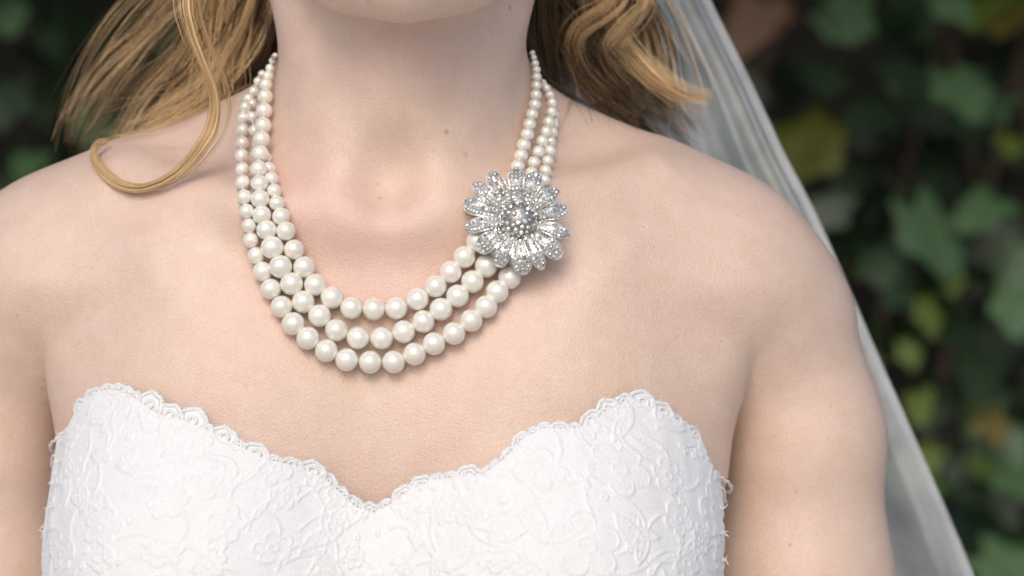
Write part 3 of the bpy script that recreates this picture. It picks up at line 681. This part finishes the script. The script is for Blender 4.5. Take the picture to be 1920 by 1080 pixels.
LW = [  # (guide, width m, strands, material, taper, frizz)
 (g((520, -330, .06), (515, -120, .085), (500, 20, .10), (470, 100, .115), (420, 160, .120), (350, 205, .120)), .020, 700, HAIR_DK, .6, .006),
 (g((515, -330, .06), (500, -120, .09), (480, 10, .11), (430, 100, .125), (360, 170, .130), (270, 225, .13)), .022, 700, HAIR_DK, .5, .008),
 (g((505, -350, .06), (490, -150, .09), (450, -10, .115), (400, 90, .13), (310, 180, .135), (200, 262, .135)), .022, 650, HAIR_MD, .4, .010),
 (g((500, -350, .06), (470, -160, .10), (420, -20, .125), (350, 80, .14), (270, 170, .14), (190, 275, .14)), .020, 520, HAIR_MD, .35, .012),
 (g((495, -350, .07), (450, -180, .10), (390, -30, .13), (320, 50, .145), (240, 130, .15), (175, 225, .15), (165, 290, .15)), .013, 240, HAIR_MD, .3, .006),
 (g((490, -360, .07), (420, -190, .11), (350, -40, .14), (270, 45, .15), (200, 110, .155), (140, 200, .155), (122, 270, .155)), .009, 100, HAIR_LT, .25, .004),
 (g((480, -360, .07), (400, -180, .11), (330, -50, .14), (250, 30, .15), (170, 130, .155), (118, 220, .16), (105, 285, .16)), .010, 60, HAIR_MD, .4, .007),
 (g((500, -340, .06), (470, -150, .09), (440, -20, .115), (380, 60, .13), (310, 130, .135), (250, 190, .135), (230, 262, .13)), .016, 400, HAIR_MD, .4, .010),
 (g((518, -330, .055), (505, -120, .075), (492, 0, .088), (470, 70, .098), (430, 130, .10), (395, 165, .10)), .007, 170, HAIR_LT, .6, .004),
 (g((512, -330, .055), (490, -120, .08), (470, 0, .095), (455, 60, .10), (425, 110, .105), (390, 140, .105)), .006, 130, HAIR_LT, .6, .004),
 (g((480, -340, .05), (430, -150, .08), (370, 60, .115), (345, 120, .12), (300, 170, .125), (240, 250, .12)), .012, 220, HAIR_LT, .3, .010),
 (g((500, -340, .05), (480, -150, .07), (450, 60, .105), (400, 160, .108), (330, 215, .105), (240, 270, .10)), .008, 160, HAIR_LT, .35, .006),
 # the other side
 (g((985, -330, .05), (985, -120, .075), (995, 20, .09), (1015, 100, .10), (1055, 160, .105), (1100, 200, .105)), .018, 650, HAIR_DK, .6, .005),
 (g((1000, -330, .05), (1015, -120, .085), (1035, 10, .105), (1060, 90, .115), (1110, 160, .118), (1180, 215, .115)), .020, 700, HAIR_DK, .5, .006),
 (g((1010, -340, .05), (1040, -130, .085), (1075, 0, .105), (1110, 90, .118), (1160, 170, .12), (1225, 235, .118), (1273, 272, .112)), .014, 500, HAIR_DK, .12, .003),
 (g((1025, -340, .05), (1070, -130, .09), (1120, 0, .115), (1150, 80, .125), (1180, 160, .128), (1230, 225, .125), (1268, 268, .12)), .017, 520, HAIR_MD, .2, .005),
 (g((1035, -350, .05), (1090, -140, .09), (1140, 0, .105), (1158, 60, .108), (1195, 115, .108), (1245, 158, .105), (1290, 180, .102), (1335, 183, .10)), .010, 360, HAIR_LT, .12, .002),
 (g((1040, -350, .06), (1110, -150, .10), (1180, -10, .13), (1215, 70, .14), (1225, 140, .145), (1235, 200, .145), (1258, 250, .14)), .017, 420, HAIR_LT, .4, .006),
 (g((1030, -340, .06), (1090, -150, .10), (1150, -20, .12), (1185, 60, .13), (1200, 130, .135), (1222, 200, .135), (1255, 250, .13)), .016, 420, HAIR_MD, .4, .007),
 (g((1020, -350, .03), (1120, -200, .06), (1190, -80, .085), (1185, -10, .09), (1140, 30, .088), (1105, 70, .09), (1120, 120, .10), (1165, 160, .105)), .0102, 300, HAIR_LT, .5, .006),
 (g((1010, -340, .04), (1060, -140, .08), (1080, -20, .095), (1090, 50, .10), (1120, 120, .108), (1170, 190, .11), (1215, 225, .11)), .012, 320, HAIR_MD, .3, .006),
 (g((1000, -340, .04), (1020, -140, .075), (1030, -20, .09), (1045, 60, .098), (1085, 140, .10), (1130, 215, .09)), .010, 60, HAIR_MD, .5, .012),
 (g((1050, -340, .06), (1130, -150, .10), (1195, -20, .12), (1230, 60, .125), (1250, 140, .12), (1262, 190, .118), (1262, 245, .115)), .006, 90, HAIR_LT, .4, .006),
]
for li_, (G_, wd, n_, mt, tp_, fz_) in enumerate(LW):
    if 2 <= li_ <= 7: n_, fz_ = int(n_ * .55), fz_ * 1.05                         # thin, wind-blown ends
    for k in range(3):                                                           # every lock parts into three uneven tresses
        off = RNG.normal(size=3) * np.array([1, .6, 1]) * wd * .55; wav = random.uniform(0, 6.28); am = random.uniform(.10, .32) * wd; m_ = len(G_)
        Q = [p + off * min(1, 2.2 * q / m_) + np.array([math.cos(wav + q * 1.3), .3, math.sin(wav + q * 1.3)]) * am * (q / m_) * 1.6 for q, p in enumerate(G_)] if len(G_) < 7 or wd > .0101 else [p + off * .35 * math.sin(math.pi * q / (m_ - 1)) for q, p in enumerate(G_)]
        lock('hair_lock', Q, wd * random.uniform(.38, .62), int(n_ * random.uniform(.24, .36)), (mt, HAIR_DK if mt is HAIR_MD else mt, random.choice((mt, HAIR_LT)) if mt is HAIR_MD else random.choice((mt, HAIR_MD)))[k], hair, tp_ * random.uniform(.6, 1.3), fz_ * 1.15, flat=.55, npt=34)
curl = g((480, -330, .02), (420, -200, .01), (365, -80, .0), (352, 0, .0), (362, 60, .002), (382, 118, .008), (402, 175, .016), (400, 230, .020), (372, 280, .018), (325, 328, .020), (265, 352, .026), (215, 342, .034), (182, 312, .044), (173, 288, .052), (186, 270, .060), (205, 266, .064))
for k, (o1, wd, n_) in enumerate(((-.0011, .0016, 150), (.0009, .0015, 130), (.0001, .0014, 110), (.0024, .0006, 30))):
    ph = random.uniform(0, 6.28); Q = [p + np.array([o1 * math.cos(q * .34 + k), .0004 * k, o1 * math.sin(q * .5 + ph) * .8]) for q, p in enumerate(curl)]
    lock('hair_curl', Q, wd, n_, HAIR_LT, hair, .55, .0009, npt=60, flat=.6, spread=.5)
for dx, n_ in ((-8, 10), (10, 12)):
    lock('hair_lock', [p + np.array([dx * .00025, .003, .001 * k / 8]) for k, p in enumerate(curl[:-3])], .006, n_, HAIR_LT, hair, .9, .003, npt=50)
for q in range(9):                                                               # loose flyaways on the skin
    x0 = random.uniform(300, 400); lock('hair_lock', g((470, -200, .06), (430 + random.uniform(-20, 20), 0, .10), (400, 140, .10), (x0, 200 + random.uniform(0, 20), .085), (x0 - 80, 235 + random.uniform(0, 25), .08), (x0 - 150, 262 + random.uniform(-20, 10), .08)), .006, 10, HAIR_LT, hair, 1., .008)
for q in range(8):
    x0 = random.uniform(1060, 1180); lock('hair_lock', g((1000, -200, .05), (1030, 0, .09), (x0 - 20, 130, .10), (x0, 190, .09), (x0 + random.uniform(-20, 60), 240, .075)), .006, 8, HAIR_DK, hair, 1., .010)

# ------------------------------------------------------------------ veil
EDGE = [(1150, -420, .17), (1240, -200, .19), (1330, 0, .21), (1400, 142, .215), (1468, 288, .22), (1525, 398, .225), (1590, 545, .23), (1652, 690, .235), (1722, 850, .24), (1782, 990, .245), (1818, 1080, .25), (1900, 1300, .27), (2010, 1650, .30), (2250, 2400, .38)]
INNER = [(860, -420, .165), (930, -200, .19), (1010, 0, .20), (1050, 142, .20), (1060, 288, .20), (1070, 398, .205), (1080, 545, .21), (1090, 690, .215), (1100, 850, .22), (1110, 990, .225), (1120, 1080, .23), (1120, 1300, .25), (1120, 1650, .27), (1120, 2400, .32)]
Ev, Iv = catmull(g(*EDGE), 160), catmull(g(*INNER), 160)
U = np.linspace(0, 1, 240); vv = np.linspace(0, 1, 160)[:, None]
folds = [(.935, .016, .018), (.80, .030, .028), (.64, .030, .030), (.50, .026, .028), (.33, .03, .03)]
uu = U[None] + 0 * vv; yy = 0 * uu
fade = np.clip(1 - (vv - .22) / .30, .12, 1)
for c_, am, wd_ in folds:
    c2 = c_ + .05 * vv * np.sin(9 * c_ + 4 * vv); q = (U[None] - c2) / wd_
    uu = uu - am * fade * 1.0 * q * np.exp(-q * q); yy = yy + .010 * fade * np.sin(q * 1.3) * np.exp(-q * q * .5)
yy += .012 * np.sin(U[None] * 9 + vv * 5) + .006 * np.sin(U[None] * 23 - vv * 9)
uu = np.clip(uu, 0, 1.0)
VP = Iv[:, None] * (1 - uu[..., None]) + Ev[:, None] * uu[..., None]; VP[..., 1] += yy
VP[..., 2] = np.maximum(VP[..., 2], .01)
nU, nV = 240, 160
vf = [[a * nU + b, a * nU + b + 1, (a + 1) * nU + b + 1, (a + 1) * nU + b] for a in range(nV - 1) for b in range(nU - 1)]
veil = mesh_obj('bridal_veil', VP.reshape(-1, 3), vf, TULLE)
tag(veil, 'sheer white tulle bridal veil falling in folds behind the bare shoulder', 'veil')
hm = VP[:, -1] ; hw = VP[:, -1] * 0 + (np.array([1, 0, 0]))
T = np.gradient(hm, axis=0); T /= np.linalg.norm(T, axis=1)[:, None]; S_ = np.cross(T, (0, 1, 0)); S_ *= np.sign(S_[:, :1])
strip = np.concatenate([hm + S_ * .0006, hm - S_ * .0018 + (0, -.0012, 0), hm - S_ * .0042 + (0, -.0006, 0)]); nh = len(hm)
mesh_obj('hem', strip, [[k * nh + q, k * nh + q + 1, (k + 1) * nh + q + 1, (k + 1) * nh + q] for k in range(2) for q in range(nh - 1)], HEM, veil)
lines = [VP[max(0, 60):64, 205:206, :].reshape(-1, 3)]
comb = [cap(a, .95) + np.array([0, .004, 0]) for a in np.linspace(-.5, .5, 9)]
V, Fc = tubes([catmull(comb, 24)], [.0035], 8); mesh_obj('comb', V, Fc, SILVER, veil)
top = np.array([VP[0, int(q)] for q in np.linspace(0, nU - 1, 40)]); cp = catmull(comb, 40)                  # gathered top up to the comb
gat = np.concatenate([cp * (1 - k) + top * k + np.array([0, .030 * math.sin(math.pi * k), 0]) for k in np.linspace(0, 1, 10)])
mesh_obj('gathered_top', gat, [[k * 40 + q, k * 40 + q + 1, (k + 1) * 40 + q + 1, (k + 1) * 40 + q] for k in range(9) for q in range(39)], TULLE, veil)

# ------------------------------------------------------------------ ivy hedge
LEAFM = [m_leaf('ivy_dark', (0.0062, 0.0168, 0.0062), (0.0161, 0.0396, 0.0135), (0.0279, 0.0510, 0.0218)), m_leaf('ivy_pale', (0.038, 0.089, 0.035), (0.063, 0.134, 0.055), (0.100, 0.162, 0.081)),
         m_leaf('ivy_lime', (0.0527, 0.0960, 0.0078), (0.0868, 0.1320, 0.0156), (0.1054, 0.1320, 0.0312)), m_leaf('ivy_brown', (0.0868, 0.0390, 0.0182), (0.1488, 0.0840, 0.0468), (0.0744, 0.0360, 0.0156), .6), m_leaf('ivy_yellow', (0.0744, 0.0780, 0.0094), (0.1240, 0.0840, 0.0182), (0.0434, 0.0660, 0.0104))]
def leaf_data(lobes, seed):
    rnd = random.Random(seed); V = [(0, 0, 0)]; n = 20
    for k in range(n):
        a = -math.pi / 2 + 2 * math.pi * (k + .5) / n; b_ = (a - math.pi / 2 + math.pi) % (2 * math.pi) - math.pi
        r = .29 + .20 * max(0, math.cos(b_)) ** 1.5 + .15 * max(0, math.cos(lobes * b_)) + (-.10 if abs(b_) > 2.7 else 0) + rnd.uniform(-.02, .02)
        x, y = r * math.cos(a), r * math.sin(a); V.append((x, y + .08, -.25 * x * x - .22 * max(0, y) ** 2 + .10 * abs(x) + rnd.uniform(-.015, .015)))
    for k in range(n):
        x, y, z = V[1 + k]; V.append((x * .5, y * .5, z * .3 + .025 * abs(x) * 4 + .02))
    Fs = [(0, 21 + k, 21 + (k + 1) % n) for k in range(n)] + [(21 + k, 1 + k, 1 + (k + 1) % n, 21 + (k + 1) % n) for k in range(n)]
    Vn = np.array(V); st = np.array([(-.012, -.2, 0), (.012, -.2, 0), (.010, -.62, -.14), (-.010, -.62, -.14)])
    return np.vstack([Vn, st]), Fs + [(41, 42, 43, 44)]
LD = [leaf_data(l, sd) for l, sd in ((5, 1), (5, 2), (3, 3), (5, 4))]
LMESH = {}
for mi, mt in enumerate(LEAFM):
    for li, (V, Fs) in enumerate(LD):
        me = bpy.data.meshes.new('leaf'); me.from_pydata(V.tolist(), [], Fs); me.polygons.foreach_set('use_smooth', [True] * len(me.polygons)); me.materials.append(mt); LMESH[mi, li] = me
HY = 2.00                                                                       # front of the hedge
hedge = bpy.data.objects.new('ivy_hedge', None); COL.objects.link(hedge); hedge.location = (0, HY + .2, 0)
tag(hedge, 'tall dense wall of green ivy leaves behind the bride', 'hedge')
HLI = Matrix.Translation((0, -HY - .2, 0))
def leaf_mat(p, size, yaw, pitch, roll):
    return Matrix.Translation(Vector(p)) @ Matrix.Rotation(yaw, 4, 'Z') @ Matrix.Rotation(pitch, 4, 'X') @ Matrix.Rotation(roll, 4, 'Z') @ Matrix.Scale(size, 4)
FEAT = [(1790, 150, 140, 1), (1905, 25, 110, 4), (1605, 5, 120, 1), (1420, 15, 130, 3), (1465, 25, 80, 3), (1540, 250, 190, 4), (1725, 405, 175, 1), (1895, 262, 70, 2), (1570, 375, 100, 0), (1860, 380, 120, 1), (1545, 130, 110, 0), (1680, 130, 120, 0),
        (1735, 575, 80, 2), (1785, 520, 60, 2), (1722, 745, 75, 2), (1690, 880, 110, 2), (1745, 850, 80, 2), (1885, 890, 110, 1), (1860, 1050, 150, 1), (1900, 560, 110, 1), (1840, 680, 120, 0), (1830, 870, 70, 2), (15, 20, 90, 1), (60, 295, 90, 1), (20, 170, 110, 0), (1770, 0, 90, 1), (1650, 200, 130, 0), (1850, 780, 90, 4), (1640, 480, 100, 0), (1700, 650, 60, 2)]
nparts = 0
for px, py, sz, mi in FEAT:
    y = HY - .03; p = pix(px, py, y); d = y - CAM[1]
    inst('leaf', LMESH[mi, random.randrange(4)], hedge, HLI @ leaf_mat(p, sz / F * d * 1.15, random.uniform(-.7, .7), R(random.uniform(28, 72)), random.uniform(2.3, 4.0))); nparts += 1
def rand_leaf():
    return random.uniform(.5, 1.3)
pool = []
for q in range(5200):
    x = random.uniform(-2.4, 2.6); z = random.uniform(.05, 2.7); dep = random.random() ** .8 * .36 + .12 * (.5 + .5 * math.sin(x * 9 + 2 * math.sin(z * 7)) * math.sin(z * 8 + x * 3))
    pool.append((x, HY + dep, z))
for q in range(3800):                                                            # added ivy overhang, out of view, keeping sun and sky off the hedge
    pool.append((random.uniform(-2.4, 2.6), random.uniform(1.15, 2.2), random.uniform(1.97, 2.80)))
def inview(p):
    d = p[1] - CAM[1]; px = 960 + (p[0] - CAM[0]) / d * F; py = 540 - (p[2] - CAM[2]) / d * F
    return (-90 < px < 300 and -90 < py < 380) or (1330 < px < 2010 and -90 < py < 1170 and px > 1330 + (py) * .30)
vis = sorted([p for p in pool if inview(p)], key=lambda p: p[1])
chosen = set(id(p) for p in vis[:270])
stuff = {}
for p in pool:
    sz = random.uniform(.060, .110); mi = random.choices((0, 1, 2, 3, 4), (74, 21, 5, .4, .6))[0]
    M = leaf_mat(p, sz, random.gauss(0, .55), R(random.gauss(55, 20)), random.gauss(math.pi, .7))
    if id(p) in chosen: inst('leaf', LMESH[mi, random.randrange(4)], hedge, HLI @ M)
    else: stuff.setdefault(mi, []).append(M)
V_all, F_all, M_all, base = [], [], [], 0
for mi, Ms in stuff.items():
    for M in Ms:
        V, Fs = LD[random.randrange(4)]; A = np.array(HLI @ M); V_all.append(V @ A[:3, :3].T + A[:3, 3]); F_all.extend([tuple(base + q for q in f) for f in Fs]); M_all += [mi] * len(Fs); base += len(V)
fol = mesh_obj('foliage', np.concatenate(V_all), F_all, None, hedge)
for mt in LEAFM: fol.data.materials.append(mt)
fol.data.polygons.foreach_set('material_index', M_all); tag(fol, kind='stuff')
BARK = m_simple('ivy_stem', (.10, .07, .045), .85, scale=60, var=.5, bmp=.004)
lines, rr = [], []
for q in range(46):
    x = random.uniform(-2.3, 2.5); L = [(x, HY + .30, 0)]
    for k in range(8): x += random.uniform(-.12, .12); L.append((x, HY + .30 + random.uniform(-.08, .05), (k + 1) * .34))
    lines.append(catmull(np.array(L) - np.array([0, HY + .2, 0]), 40)); rr.append(np.linspace(.012, .004, 40))
V, Fc = tubes(lines, rr, 6); tag(mesh_obj('stem', V, Fc, BARK, hedge), kind='stuff')
# the garden wall that carries the ivy
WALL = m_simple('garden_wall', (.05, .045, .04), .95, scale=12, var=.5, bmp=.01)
def boxv(x0, x1, y0, y1, z0, z1): return [(x0, y0, z0), (x1, y0, z0), (x1, y1, z0), (x0, y1, z0), (x0, y0, z1), (x1, y0, z1), (x1, y1, z1), (x0, y1, z1)], [(0, 3, 2, 1), (4, 5, 6, 7), (0, 1, 5, 4), (1, 2, 6, 5), (2, 3, 7, 6), (3, 0, 4, 7)]
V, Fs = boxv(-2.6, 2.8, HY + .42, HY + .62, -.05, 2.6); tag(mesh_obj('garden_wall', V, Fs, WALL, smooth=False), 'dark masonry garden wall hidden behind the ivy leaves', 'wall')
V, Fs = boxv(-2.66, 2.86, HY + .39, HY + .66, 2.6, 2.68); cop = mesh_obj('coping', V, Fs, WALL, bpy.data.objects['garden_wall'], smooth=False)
